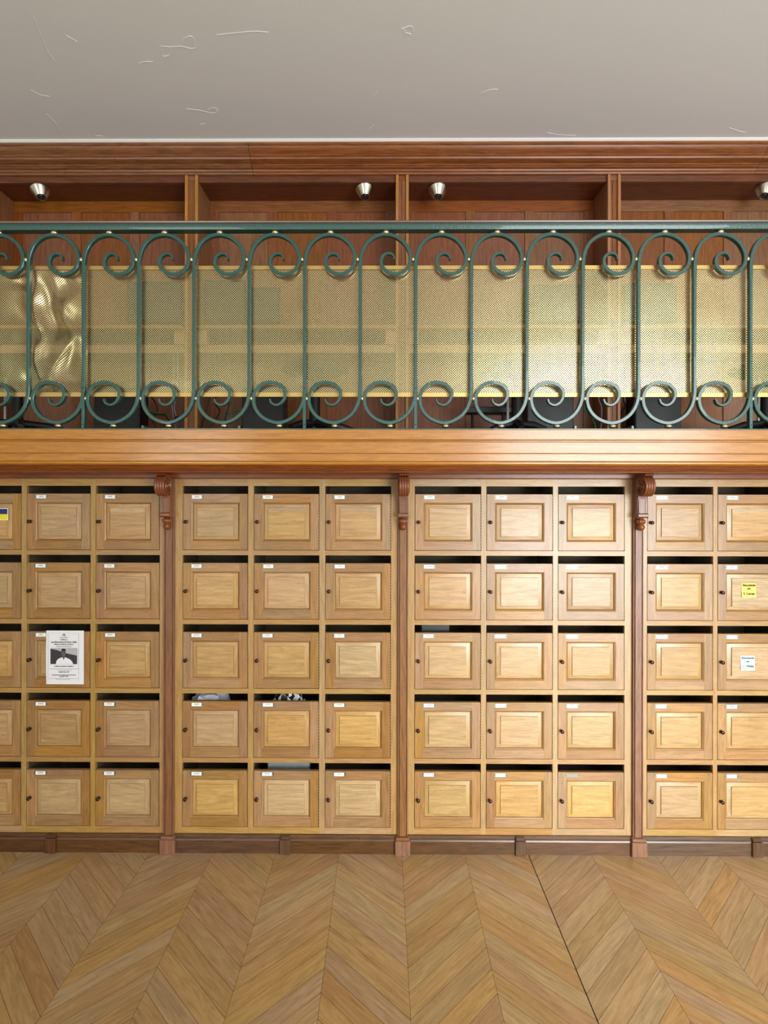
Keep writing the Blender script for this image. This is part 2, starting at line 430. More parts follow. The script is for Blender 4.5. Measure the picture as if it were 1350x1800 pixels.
add_props(cn.build('trim_2', CORN, smooth=20), kind='structure')

# balcony slab edge: stepped oak fascia, soffit mouldings, frieze board
fp = [(3.02, zc(.386)), (2.872, zc(.386)), (2.870, zc(.383)), (2.870, zc(.336)), (2.873, zc(.333)), (2.890, zc(.331)), (2.890, zc(.327)), (2.884, zc(.325)), (2.882, zc(.322)),
      (2.882, zc(.268)), (2.884, zc(.265)), (2.892, zc(.263)), (2.892, zc(.228)), (2.886, zc(.225)), (2.880, zc(.219)), (2.880, zc(.213)), (2.886, zc(.206)), (3.02, zc(.206))]
lg = MB(); lg.profile(fp, XL, XR, k=3)
add_props(lg.build('trim_3', LEDGE, smooth=20), kind='structure')
sf = [(3.0, zc(.2055)), (2.893, zc(.2055)), (2.896, zc(.199)), (2.905, zc(.197)), (2.908, zc(.190)), (2.916, zc(.188)), (2.922, zc(.180)), (2.934, zc(.177)), (2.936, zc(.171)), (2.95, zc(.168)),
      (3.088, zc(.168)), (3.088, zc(.150)), (3.091, zc(.146)), (3.106, zc(.145)), (3.114, zc(.145)), (3.114, zc(.2055))]
so = MB(); so.profile(sf, XL, XR, k=8)
add_props(so.build('trim_4', REDW, smooth=20), kind='structure')
sl = MB(); sl.box(XL, XR, 3.022, 3.62, zc(.21), zc(.36), 'x')
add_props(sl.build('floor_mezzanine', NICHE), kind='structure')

# baseboard and its plinth blocks
bbp = [(3.62, 0.0), (3.098, 0.0), (3.098, .070), (3.101, .078), (3.106, .082), (3.106, .086), (3.112, .094), (3.112, .097), (3.62, .097)]
for i in range(-3, 3):
    pass
bb = MB()
xs = [0.110+0.6465*j for j in range(-7, 8)]
for a, bq in zip(xs[:-1], xs[1:]): bb.profile(bbp, a, bq)
add_props(bb.build('baseboard_back', BASE, smooth=20), kind='structure')
names = {}
pk = 0
for j, x in enumerate(xs):
    main = (j-7) % 2 == 0; px_ = CX+x*F/3.1
    hw = 0.042 if main else 0.029
    m = MB(); yf = 3.078 if main else 3.084
    m.box(x-hw, x+hw, yf, 3.11, 0, .080, 'z', c=.003)
    m.box(x-hw+.004, x+hw-.004, yf+.006, 3.112, .080, .096, 'x', c=.003)
    if -40 < px_ < 1400:
        if main: lb = 'square dark wooden plinth block at the foot of the %s pilaster' % ({5: 'left', 7: 'middle', 9: 'right'}.get(j, 'outer'))
        else: lb = 'narrow dark plinth block on the baseboard under the %s cabinet' % ({4: 'leftmost', 6: 'second from left', 8: 'third from left', 10: 'rightmost'}.get(j, 'outer'))
        o = m.build('plinth_block', PILA if main else BASE, smooth=20, origin=(x, 3.09, 0))
        add_props(o, lb, 'plinth block', 'plinth blocks along the baseboard')

# ------------------------------------------------------------------ pilasters and corbels
PN = {2: 'left', 3: 'middle', 4: 'right'}
def corbel(x, which, side):
    t = empty('corbel', (x, 3.10, zc(.02)), 'carved red-brown scroll corbel under the balcony on the %s pilaster' % which, 'corbel', 'scroll corbels')
    hw = 0.0265; top = zc(.166)
    # bracket side outline (y, z)
    ro = 0.055; cy, cz = 2.957+ro, top-.008-ro
    out = [(3.0998, top), (2.975, top), (2.972, top-.008)]
    for a in range(90, 271, 12): out.append((cy-ro*.93*math.cos(R(a-90-0))*1 if False else cy+ro*.93*math.cos(R(a)), cz+ro*.93*math.sin(R(a))))
    out += [(cy+.016, cz-.050), (cy+.030, cz-.040), (cy+.042, cz-.052), (3.060, cz-.08), (3.066, cz-.13), (3.060, cz-.155), (3.0998, cz-.155)]
    m = MB(); m.profile(out, x-hw+.002, x+hw-.002)
    m.build('bracket', REDW, t, smooth=25)
    # fluted roll in front
    r_ = MB(); nb = 4; wd = 2*hw/nb
    for i in range(nb):
        xa = x-hw+i*wd
        r_.lathe([(ro*.93, 0), (ro*.97, wd*.15), (ro*1.0, wd*.5), (ro*.97, wd*.85), (ro*.93, wd)], (xa, cy, cz), (1, 0, 0), 36)
    r_.build('fluted_roll', REDW, t, smooth=50)
    # raised spiral on both cheeks
    for sgn in (-1, 1):
        xs_ = x+sgn*(hw+.0005); pth = []
        for q in range(46):
            a = R(90+q*14); rr = ro*(.86-.0155*q)
            pth.append((xs_, cy-rr*math.cos(a)*1.0, cz+rr*math.sin(a)))
        v = MB(); v.tube(pth, .0042, 6); v.ellipsoid((xs_, cy, cz), .006, .011, .011)
        v.build('scroll_volute', REDW, t, smooth=50)
    # ribbed neck
    nk = MB(); z1 = cz-ro-.004; z2 = z1-.092
    nk.box(x-.021, x+.021, 3.058, 3.0998, z2, z1, 'z', c=.002)
    for q in range(13):
        zz_ = z1-.010-q*.0062
        nk.box(x-.013, x+.013, 3.0555, 3.06, zz_-.0018, zz_+.0018, 'x')
    nk.box(x-.020, x-.015, 3.0545, 3.06, z2, z1, 'z'); nk.box(x+.015, x+.020, 3.0545, 3.06, z2, z1, 'z')
    nk.build('ribbed_neck', REDW, t, smooth=20)
    cpb = MB(); cpb.profile([(3.0998, z2+.006), (3.050, z2+.006), (3.042, z2+.0), (3.042, z2-.012), (3.052, z2-.02), (3.0998, z2-.02)], x-.027, x+.027)
    cpb.build('collar', REDW, t, smooth=20)
    dr = MB(); z3 = z2-.022
    dr.lathe([(.010, 0), (.019, -.006), (.024, -.016), (.021, -.027), (.015, -.033), (.019, -.040), (.021, -.049), (.016, -.060), (.008, -.066), (0, -.068)], (x, 3.0755, z3), (0, 0, 1), 20)
    for q in range(-2, 3):
        a = R(q*34); dr.ellipsoid((x+.020*math.sin(a), 3.0755-.020*math.cos(a), z3-.016), .0055, .0055, .011, 8, 6)
    dr.build('carved_drop', REDW, t, smooth=50)
for j, x in enumerate(PX):
    if not (-2.6 < x < 2.8): continue
    which = PN.get(j-0, None)
    idx = round((x-0.110)/1.293); which = {-1: 'left', 0: 'middle', 1: 'right', -2: 'far left', 2: 'far right'}[idx]
    if abs(idx) > 1: continue
    m = MB(); h0, h1 = .0965, zc(.1445)
    m.box(x-.0285, x+.0285, 3.108, 3.40, h0, h1, 'z')
    m.box(x-.0185, x+.0185, 3.100, 3.109, h0, h1, 'z', c=.002)
    m.box(x-.0275, x-.0225, 3.102, 3.109, h0, h1, 'z', c=.001); m.box(x+.0225, x+.0275, 3.102, 3.109, h0, h1, 'z', c=.001)
    o = m.build('pilaster', PILA, smooth=20, origin=(x, 3.2, h0))
    add_props(o, 'slim grooved reddish wooden pilaster, the %s one between mailbox cabinets' % which, 'pilaster', 'pilasters between the cabinets')
    corbel(x, which, idx)

# ------------------------------------------------------------------ mailbox cabinets
DH = .3104; RP = .3838; ZB5 = EYE-1.784
def rect_ring(m, r0, r1, ks, y0=None):
    """r = (xa, xb, za, zb, y)"""
    xa, xb, za, zb, y = r0; xc, xd, zc_, zd, y2 = r1
    m.quad([(xa,y,za),(xb,y,za),(xd,y2,zc_),(xc,y2,zc_)], 'x', ks[0])
    m.quad([(xb,y,za),(xb,y,zb),(xd,y2,zd),(xd,y2,zc_)], 'z', ks[1])
    m.quad([(xb,y,zb),(xa,y,zb),(xc,y2,zd),(xd,y2,zd)], 'x', ks[2])
    m.quad([(xa,y,zb),(xa,y,za),(xc,y2,zc_),(xc,y2,zd)], 'z', ks[3])
def make_door(cab, x0, x1, z0, z1, card=True, jit=0.0, colr=CARD, hingeside=1):
    yf = Z0-.0005; sw = .0445; m = MB(); ks = [random.randrange(99) for _ in range(5)]
    tw = .047
    # stiles run full height, rails between
    m.quad([(x0,yf,z0),(x0+sw,yf,z0),(x0+sw,yf,z1),(x0,yf,z1)], 'z', ks[3])
    m.quad([(x1-sw,yf,z0),(x1,yf,z0),(x1,yf,z1),(x1-sw,yf,z1)], 'z', ks[1])
    m.quad([(x0+sw,yf,z0),(x1-sw,yf,z0),(x1-sw,yf,z0+tw),(x0+sw,yf,z0+tw)], 'x', ks[0])
    m.quad([(x0+sw,yf,z1-tw),(x1-sw,yf,z1-tw),(x1-sw,yf,z1),(x0+sw,yf,z1)], 'x', ks[2])
    R_ = lambda i, j, d: (x0+i, x1-i, z0+j, z1-j, yf+d)
    rect_ring(m, R_(sw, tw, 0), R_(sw+.001, tw+.001, .0030), ks)
    rect_ring(m, R_(sw+.001, tw+.001, .0030), R_(sw+.006, tw+.006, .006), ks)
    rect_ring(m, R_(sw+.006, tw+.006, .006), R_(sw+.010, tw+.010, .0145), ks)
    # edges and back
    yb = yf+.021
    m.quad([(x0,yb,z1),(x0,yf,z1),(x1,yf,z1),(x1,yb,z1)], 'x', ks[2]); m.quad([(x0,yf,z0),(x0,yb,z0),(x1,yb,z0),(x1,yf,z0)], 'x', ks[0])
    m.quad([(x0,yb,z0),(x0,yf,z0),(x0,yf,z1),(x0,yb,z1)], 'z', ks[3]); m.quad([(x1,yf,z0),(x1,yb,z0),(x1,yb,z1),(x1,yf,z1)], 'z', ks[1])
    m.quad([(x1,yb,z0),(x0,yb,z0),(x0,yb,z1),(x1,yb,z1)], 'x', ks[0])
    d = m.build('door', OAK, cab, smooth=20)
    p = MB(); kp = [random.randrange(99)]*4
    a, t_ = sw+.009, tw+.009
    rect_ring(p, R_(a, t_, .0145), R_(a+.002, t_+.002, .0115), kp)
    rect_ring(p, R_(a+.002, t_+.002, .0115), R_(a+.0235, t_+.0205, .0066), kp)
    rect_ring(p, R_(a+.0235, t_+.0205, .0066), R_(a+.0245, t_+.0215, .0008), kp)
    xa, xb, za, zb, y = R_(a+.0245, t_+.0215, .0008)
    p.quad([(xa,y,za),(xb,y,za),(xb,y,zb),(xa,y,zb)], 'x', kp[0])
    p.build('raised_panel', OAKP, d, smooth=20)
    kx, kz = x0+.018, (z0+z1)/2
    q = MB(); q.lathe([(.0, .0), (.0095, 0), (.0095, .001), (.005, .003), (.0045, .009), (.008, .012), (.0102, .016), (.0095, .020), (.006, .0225), (0, .0232)], (kx, yf, kz), (0, -1, 0), 18)
    q.build('knob', KNOB, d, smooth=50)
    # card holder
    hx = x0+.040+jit; hz = z1-.0055
    hb = MB(); hb.box(hx, hx+.074, yf-.0012, yf, hz-.0235, hz, c=.0004)
    hb.box(hx+.007, hx+.067, yf-.0028, yf-.001, hz-.0235, hz-.0215); hb.box(hx+.007, hx+.067, yf-.0028, yf-.001, hz-.002, hz)
    hb.ellipsoid((hx+.0035, yf-.0015, hz-.012), .0022, .001, .0022, 8, 4, 1); hb.ellipsoid((hx+.0705, yf-.0015, hz-.012), .0022, .001, .0022, 8, 4, 1)
    hb.build('label_holder', [HOLD, KNOB], d, smooth=20)
    if card:
        c = MB(); cx = hx+.009+random.uniform(-.001, .002)
        c.box(cx, cx+.055, yf-.0022, yf-.0013, hz-.0215, hz-.0018)
        l1 = random.uniform(.022, .034); l2 = random.uniform(.026, .040); mx_ = cx+.0275
        c.box(mx_-l1/2, mx_+l1/2, yf-.0024, yf-.0022, hz-.0105, hz-.0080, mi=1)
        c.box(mx_-l2/2, mx_+l2/2, yf-.0024, yf-.0022, hz-.0160, hz-.0147, mi=2)
        c.build('name_card', [colr, INK, INKG], d, smooth=0)
    hg = MB(); xh = x1+.0021
    hg.tube([(xh, yf+.0045, z0+.004), (xh, yf+.0045, z1-.004)], .0017, 8)
    hg.build('piano_hinge', HINGE, d, smooth=50)
    return d
OAKP = PANEL
def cabinet(k, doors_px, wpx, label):
    xl, xr = PX[k]+.0285, PX[k+1]-.0285
    t = empty('mailbox_cabinet', ((xl+xr)/2, 3.3, .098), label, 'mailbox cabinet', 'oak mailbox cabinets')
    dx = [at(p, Z0) for p in doors_px]; dw = wpx/317.3
    top = zc(.1445); bot = .0975; yb = 3.46
    m = MB(); g = .003
    cols = [(a-g, a+dw+g+.001) for a in dx]
    # stiles
    ed = [xl]+[c for col in cols for c in col]+[xr]
    for i in range(0, len(ed), 2):
        m.box(ed[i], ed[i+1], Z0, Z0+.021, bot, top, 'z')
    rz = []
    for r in range(5):
        zb_ = ZB5+(4-r)*RP
        rz.append((zb_-g, zb_+DH, zb_+DH+.0435))
    for c0, c1 in cols:
        m.box(c0, c1, Z0, Z0+.021, rz[0][2], top, 'x')
        for r in range(4): m.box(c0, c1, Z0+.0002, Z0+.021, rz[r+1][2], rz[r][0], 'x', k=20+r)
        m.box(c0, c1, Z0, Z0+.021, bot, rz[4][0], 'x')
    m.build('face_frame', OAKF, t, smooth=20)
    # carcass
    c = MB()
    for i in range(0, len(ed), 2):
        xm0, xm1 = ed[i], ed[i+1]
        if i == 0: xm0, xm1 = xl, xl+.018
        elif i == len(ed)-2: xm0, xm1 = xr-.018, xr
        else: xm = (xm0+xm1)/2; xm0, xm1 = xm-.009, xm+.009
        if i == 0: c.box(xm0, xm1+.0, Z0+.021, yb, bot, top, 'y')
        else: c.box(xm0, xm1, Z0+.021, yb, bot, top, 'y')
    for r in range(5):
        zf = rz[r][0]
        c.box(xl, xr, Z0+.021, yb, zf-.018, zf, 'x')
    c.box(xl, xr, Z0+.021, yb, top-.018, top, 'x')
    c.box(xl, xr, yb, yb+.008, bot, top, 'x')
    c.build('carcass', CARC, t, smooth=20)
    ds = {}
    for ci, a in enumerate(dx):
        for r in range(5):
            z = ZB5+(4-r)*RP
            if k == 3 and ci == 2 and r == 4: card = False
            else: card = True
            ds[(r, ci)] = make_door(t, a, a+dw, z, z+DH-.0005, card, random.choice([-.002, 0, 0, .001]))
    return t, ds
CARC = wood('carcass_wood', rgb(70, 58, 38), rgb(96, 82, 58), 0.7, 0.04)
pitch1 = 121.3
cabs = []
cabs.append(cabinet(1, [48-pitch1, 48, 169.3], 111.2, 'oak mailbox cabinet at the far left with a printed notice taped to a door'))
cabs.append(cabinet(2, [322, 447, 572.8], 113.6, 'oak mailbox cabinet left of the middle pilaster with bags showing in its fourth row'))
cabs.append(cabinet(3, [730, 856, 981.8], 114.6, 'oak mailbox cabinet between the middle and right pilasters'))
cabs.append(cabinet(4, [1138.5, 1262.3, 1386], 113.2, 'oak mailbox cabinet at the far right with two sticky notes'))

# ------------------------------------------------------------------ papers
def text(s, x, z, y, size, mat, parent, name, align='CENTER', shear=0.0, font_x=1.0, fat=0.0002):
    cu = bpy.data.curves.new(name, 'FONT'); cu.body = s; cu.size = size; cu.align_x = align; cu.shear = shear; cu.extrude = 0.00012
    cu.resolution_u = 3; cu.offset = fat
    o = bpy.data.objects.new(name, cu); C.objects.link(o); bpy.context.view_layer.update()
    me = bpy.data.meshes.new_from_object(o.evaluated_get(bpy.context.evaluated_depsgraph_get()))
    bpy.data.objects.remove(o); me.materials.clear(); me.materials.append(mat)
    for v in me.vertices: v.co = Vector((x+v.co.x*font_x, y-v.co.z, z+v.co.y))
    ob = bpy.data.objects.new(name, me); C.objects.link(ob)
    ob.parent = parent; ob.location = -Vector(parent.location)
    return ob
def sheet(name, x0, x1, z0, z1, y, mat, label, cat, curl=.003, nx=12, nz=14):
    t = empty(name, ((x0+x1)/2, y, z0), label, cat)
    return t
# printed notice
x0, x1 = at(82.5, Z0), at(148.5, Z0); z1, z0 = az(1110, Z0), az(1204.5, Z0); yp = Z0-.003
po = empty('printed_notice', ((x0+x1)/2, yp, z0), 'white printed notice with a portrait photo taped over a mailbox door at left', 'notice')
m = MB(); NX, NZ = 10, 14
def py_(i, j): 
    u, v = i/NX, j/NZ
    return yp-.0006-.005*max(0, (u-.0))*0-.0035*(1-u)**3*math.sin(v*3.1)-.004*max(0, .12-v)*8*math.sin(u*9)**2*.5
for i in range(NX):
    for j in range(NZ):
        P_ = lambda a, b_: (x0+(x1-x0)*a/NX, py_(a, b_), z0+(z1-z0)*b_/NZ)
        m.face([P_(i,j),P_(i+1,j),P_(i+1,j+1),P_(i,j+1)], [(0,0)]*4)
m.build('paper_sheet', PAPER, po, smooth=60)
W_, H_ = x1-x0, z1-z0
def prect(u0, u1, v0, v1, mat, name, dy=.0052):
    q = MB(); q.box(x0+W_*u0, x0+W_*u1, yp-dy-.0001, yp-dy, z1-H_*v1, z1-H_*v0); return q.build(name, mat, po, smooth=0)
def ppoly(pts, mat, name, dy):
    q = MB(); q.face([(x0+W_*u, yp-dy, z1-H_*v) for u, v in pts][::-1], [(0,0)]*len(pts)); return q.build(name, mat, po, smooth=0)
ph_ = prect(.125, .83, .325, .62, plain('photo_dark_grey', rgb(48, 48, 54), .5), 'portrait_photo', .0054)
ppoly([(.125,.325),(.83,.325),(.83,.46),(.55,.42),(.30,.36),(.125,.335)], LIGHTP, 'photo_sky', .0057)
def ell(cx, cy, rx, ry, a0=0, a1=360, n=20): return [(cx+rx*math.cos(R(a0+(a1-a0)*i/n)), cy+ry*math.sin(R(a0+(a1-a0)*i/n))) for i in range(n)]
ppoly([(.27,.62),(.285,.56),(.33,.525),(.42,.495),(.53,.495),(.64,.53),(.70,.57),(.73,.62)], PAPER, 'photo_shirt', .0060)
ppoly([(.445,.495),(.475,.545),(.515,.49),(.51,.44),(.445,.44)], SKIN, 'photo_neck', .0062)
ppoly(ell(.475, .408, .060, .072), SKIN, 'photo_face', .0064)
ppoly(ell(.475, .372, .064, .040, 175, 365), BLACKINK, 'photo_hair', .0066)
ppoly([(.435,.398),(.468,.396),(.468,.405),(.435,.407)], BLACKINK, 'photo_glasses', .0067)
ppoly([(.484,.396),(.518,.398),(.518,.407),(.484,.405)], BLACKINK, 'photo_glasses', .0067)
zt = lambda v: z1-H_*v
xm = (x0+x1)/2-.004
ye = yp-.0056
lg_ = MB(); 
lg_.tube(spline([(xm-.008, ye, zt(.095)), (xm-.002, ye, zt(.055)), (xm+.002, ye, zt(.07)), (xm-.002, ye, zt(.09)), (xm+.006, ye, zt(.06)), (xm+.003, ye, zt(.08)), (xm+.009, ye, zt(.1))], 4), .0012, 5)
lg_.build('logo', TEAL, po)
text('— ASSOCIATION —', xm, zt(.135), ye, .0065, INKG, po, 'print_line')
text('conférence', xm, zt(.175), ye, .0085, INK, po, 'print_line')
text('Les Rencontres de Vitry à Ablis', xm, zt(.225), ye, .0135, BLACKINK, po, 'print_title', shear=.3, font_x=.82)
text('Mémoire et Histoire de la France', xm, zt(.262), ye, .0078, BLACKINK, po, 'print_line')
text('Rencontre avec les auteurs', xm, zt(.30), ye, .0075, INKG, po, 'print_line')
text('« Alba & la question coloniale »', xm, zt(.67), ye, .0085, BLACKINK, po, 'print_line')
text('Amphi Oury 143', xm, zt(.775), ye, .0085, BLACKINK, po, 'print_line')
text('Renseignements et inscriptions auprès du secrétariat', xm, zt(.83), ye, .0062, INK, po, 'print_line')
text('vendredi 17 mars', xm, zt(.855), ye, .0075, BLACKINK, po, 'print_line')
prect(.10, .88, .708, .713, INKG, 'print_rule'); prect(.32, .66, .733, .738, INKG, 'print_rule'); prect(.10, .86, .888, .892, INKG, 'print_rule'); prect(.26, .66, .905, .909, INKG, 'print_rule')
prect(.06, .40, .045, .047, INKG, 'print_border'); prect(.55, .86, .045, .047, INKG, 'print_border'); prect(.06, .065, .045, .93, INKG, 'print_border'); prect(.875, .88, .045, .93, INKG, 'print_border')
# sticky notes
def note(pxa, pxb, pya, pyb, mat, ink, lines, label):
    a, b_ = at(pxa, Z0), at(pxb, Z0); zt_, zb_ = az(pya, Z0), az(pyb, Z0)
    t = empty('sticky_note', ((a+b_)/2, Z0-.002, zb_), label, 'sticky note', 'sticky notes on the doors')
    q = MB(); n_ = 6
    for i in range(n_):
        f = lambda s: Z0-.0012-.004*(s/n_)**2
        q.face([(a, f(n_-i), zb_+(zt_-zb_)*i/n_), (b_, f(n_-i), zb_+(zt_-zb_)*i/n_), (b_, f(n_-i-1), zb_+(zt_-zb_)*(i+1)/n_), (a, f(n_-i-1), zb_+(zt_-zb_)*(i+1)/n_)], [(0,0)]*4)
    q.build('note_paper', mat, t, smooth=60)
    for s, v, sz in lines: text(s, (a+b_)/2, zt_-(zt_-zb_)*v, Z0-.0056, sz, ink, t, 'handwriting', shear=.15, font_x=.9, fat=.0006)
note(1303.5, 1328.5, 1023.5, 1048.3, YEL, BLACKINK, [('Remplacée', .20, .0175), ('par', .42, .0155), ('S. Curran', .80, .0175)], 'yellow sticky note with handwriting on a second-row door at the right edge')
note(1302, 1326.5, 1150.5, 1175.5, PALE, TEAL, [('Remplacée', .20, .0175), ('par', .44, .0155), ('C LYPERE', .80, .0170)], 'white sticky note with handwriting on a third-row door, below the yellow one')
# flag sticker at the left edge
a, b_ = at(-22, Z0), at(14.5, Z0); zt_, zb_ = az(894.5, Z0), az(915.5, Z0); zm = (zt_+zb_)/2
t = empty('flag_sticker', (a, Z0-.002, zb_), 'blue and yellow striped sticker with white border on the top-row door at the left edge', 'sticker')
q = MB(); q.box(a, b_, Z0-.0016, Z0-.0008, zb_, zt_); q.build('backing', CARD, t, smooth=0)
q = MB(); q.box(a+.004, b_-.0035, Z0-.0019, Z0-.0016, zm, zt_-.0035); q.build('blue_stripe', NAVY, t, smooth=0)
q = MB(); q.box(a+.004, b_-.0035, Z0-.0019, Z0-.0016, zb_+.0025, zm); q.build('yellow_stripe', FLAGY, t, smooth=0)

# things in the compartments
def blob(name, pxa, pxb, row, top_px, mat, label, cat, seed, group=None, mat2=None):
    xa, xb = at(pxa, 3.2), at(pxb, 3.2); zf = ZB5+(4-row)*RP; ztop = az(top_px, 3.2)
    m = MB(); n_, k_ = 28, 20; cx, rz_ = (xa+xb)/2, (ztop-zf)/2
    def P_(i, j):
        t_ = math.pi*j/k_-math.pi/2; p = 2*math.pi*i/n_
        d = Vector((math.cos(t_)*math.cos(p), math.cos(t_)*math.sin(p), math.sin(t_)))
        r = 1+.35*(mnoise.noise(d*2.3+Vector((seed, 0, 0)))) + .14*abs(mnoise.noise(d*6+Vector((seed*3, 1, 0))))
        sg = lambda c, e: math.copysign(abs(c)**e, c)
        return (cx+(xb-xa)/2*sg(d.x, .8)*min(r, 1.02), 3.24+.09*d.y*min(r, 1.1), zf+rz_+rz_*max(-1, min(1, sg(d.z, .6)*r)))
    for i in range(n_):
        for j in range(k_):
            ps = [P_(i,j), P_(i+1,j), P_(i+1,j+1), P_(i,j+1)]
            s_ = 1 if (mat2 and mnoise.noise(Vector(ps[0])*38+Vector((seed, 0, 0))) > .12) else 0
            m.face(ps, [(0,0)]*4, s_)
    o = m.build(name, [mat]+([mat2] if mat2 else []), smooth=30, origin=(cx, 3.24, zf))
    return add_props(o, label, cat, group)
blob('plastic_bag', 330, 405, 3, 1221.5, BAG, 'crumpled pale plastic bag in the fourth-row mailbox beside the left pilaster', 'bag', 3.1)
blob('cloth_bundle', 474, 540, 3, 1221.0, CARD, 'white and black bundle in the fourth-row mailbox of the second column', 'bundle', 8.2, None, BLACK)
def papers(name, pxa, pxb, row, n_, mat, label, hgt):
    zf = ZB5+(4-row)*RP; xa, xb = at(pxa, 3.2), at(pxb, 3.2); t = MB()
    for i in range(n_):
        o_ = i*.012; s_ = .02*math.sin(i*2.1)
        t.profile([(3.18+o_, zf), (3.182+o_, zf), (3.20+o_+s_, zf+hgt-.004*i), (3.198+o_+s_, zf+hgt-.004*i)], xa+.006*i, xb-.01*((i*7) % 3))
    return add_props(t.build(name, mat, smooth=0, origin=(xa, 3.2, zf)), label, 'papers')
papers('paper_stack', 472, 545, 4, 4, GPAP, 'grey-green folders leaning in the bottom-row mailbox of the second column', .345)
papers('envelope', 742, 790, 2, 2, BLACK, 'black envelope standing in the third-row mailbox right of the middle pilaster', .338)

# ------------------------------------------------------------------ balcony railing
YR = 2.93; s_ = F/YR
rail = empty('balcony_railing', (0.0, YR, zc(.386)), 'green wrought-iron balcony railing of scrolled bars with small brass balls', 'railing')
hr = MB(); hr.profile([(2.898, zc(1.466)), (2.892, zc(1.461)), (2.894, zc(1.4545)), (2.966, zc(1.4545)), (2.968, zc(1.461)), (2.962, zc(1.466))], XL, XR, k=6)
hr.build('handrail_cap', plain('handrail_wood', rgb(132, 104, 92), .25, 0, .1, 30, 0, .7), rail, smooth=40)
gr = MB(); gr.profile([(2.903, zc(1.4545)), (2.903, zc(1.434)), (2.908, zc(1.424)), (2.952, zc(1.424)), (2.957, zc(1.434)), (2.957, zc(1.4545))], XL, XR)
gr.build('top_rail', GREEN, rail, smooth=30)
br = MB(); br.box(XL, XR, 2.905, 2.955, zc(.386), zc(.3965), c=.001); br.build('bottom_rail', GREEN, rail, smooth=30)
top_key = [(0, 640), (0, 560), (0, 500), (0, 476), (.5, 460), (4, 443), (12, 428), (26, 417), (44, 413), (62, 417), (77, 428), (86, 443), (88, 457), (85, 469), (76, 479), (62, 483), (49, 480), (39.5, 471), (36.5, 461), (39, 452), (46, 447), (53, 447), (58.5, 451), (60, 457.5)]
bot_key = [(-61, 702), (-58, 709), (-49, 712.5), (-40, 708), (-34.5, 698), (-35, 687), (-44, 677), (-61, 673), (-76, 677), (-86, 688), (-90, 702), (-86, 719), (-75, 733), (-60, 741), (-45, 743.5), (-29, 739), (-14, 728), (-4, 711), (0, 690), (0, 660)]
allk = bot_key+top_key
sec = []
for (a, b2) in ((1, -.0105), (1, .0105), (.75, .0125), (-.75, .0125), (-1, .0105), (-1, -.0105), (-.75, -.0125), (.75, -.0125)): sec.append((a, b2))
def baluster(xb, post):
    pts = []
    for dx_, py in allk: pts.append((xb+dx_/s_, YR, az(py, YR)))
    path = spline(pts, 5); n_ = len(path); rad = []
    for i in range(n_):
        e = min(i, n_-1-i)/28.0
        rad.append(.0048+.0042*min(1, e)) 
    # straight shaft a little slimmer
    for i, p in enumerate(path):
        zmid = az(580, YR)
        if abs(p.z-zmid) < .27 and abs(p.x-xb) < .002: rad[i] = .0078
    m = MB(); m.tube(path, rad, sec=sec)
    if post:
        m.box(xb-.0085, xb+.0085, YR-.0125, YR+.0125, zc(.3955), az(688, YR), c=.0015)
        m.ellipsoid((xb, YR-.0127, az(747, YR)), .003, .0012, .003, 8, 5, 1); m.ellipsoid((xb, YR-.0127, az(683, YR)), .003, .0012, .003, 8, 5, 1)
    m.build('scroll_baluster', [GREEN, DARK], rail, smooth=40)
def bead(x, z, rx, rz_):
    m = MB(); m.ellipsoid((x, YR, z), rx, max(rx, rz_), rz_, 16, 10)
    return m.build('brass_ball', BRASS, rail, smooth=80)
sp_ = (at(1317.5, YR)-at(50.5, YR))/13
for k in range(-2, 15):
    xb = at(50.5, YR)+sp_*k
    baluster(xb, k in (-3, 1, 5, 7, 13))
    bead(xb+45/s_, az(409.3, YR), .0195, .0135)
    bead(xb-4.6/s_, az(456.5, YR), .0100, .0140)
    bead(xb-44.5/s_, az(749.3, YR), .0195, .0120)
    bead(xb+3.9/s_, az(701, YR), .0100, .0140)

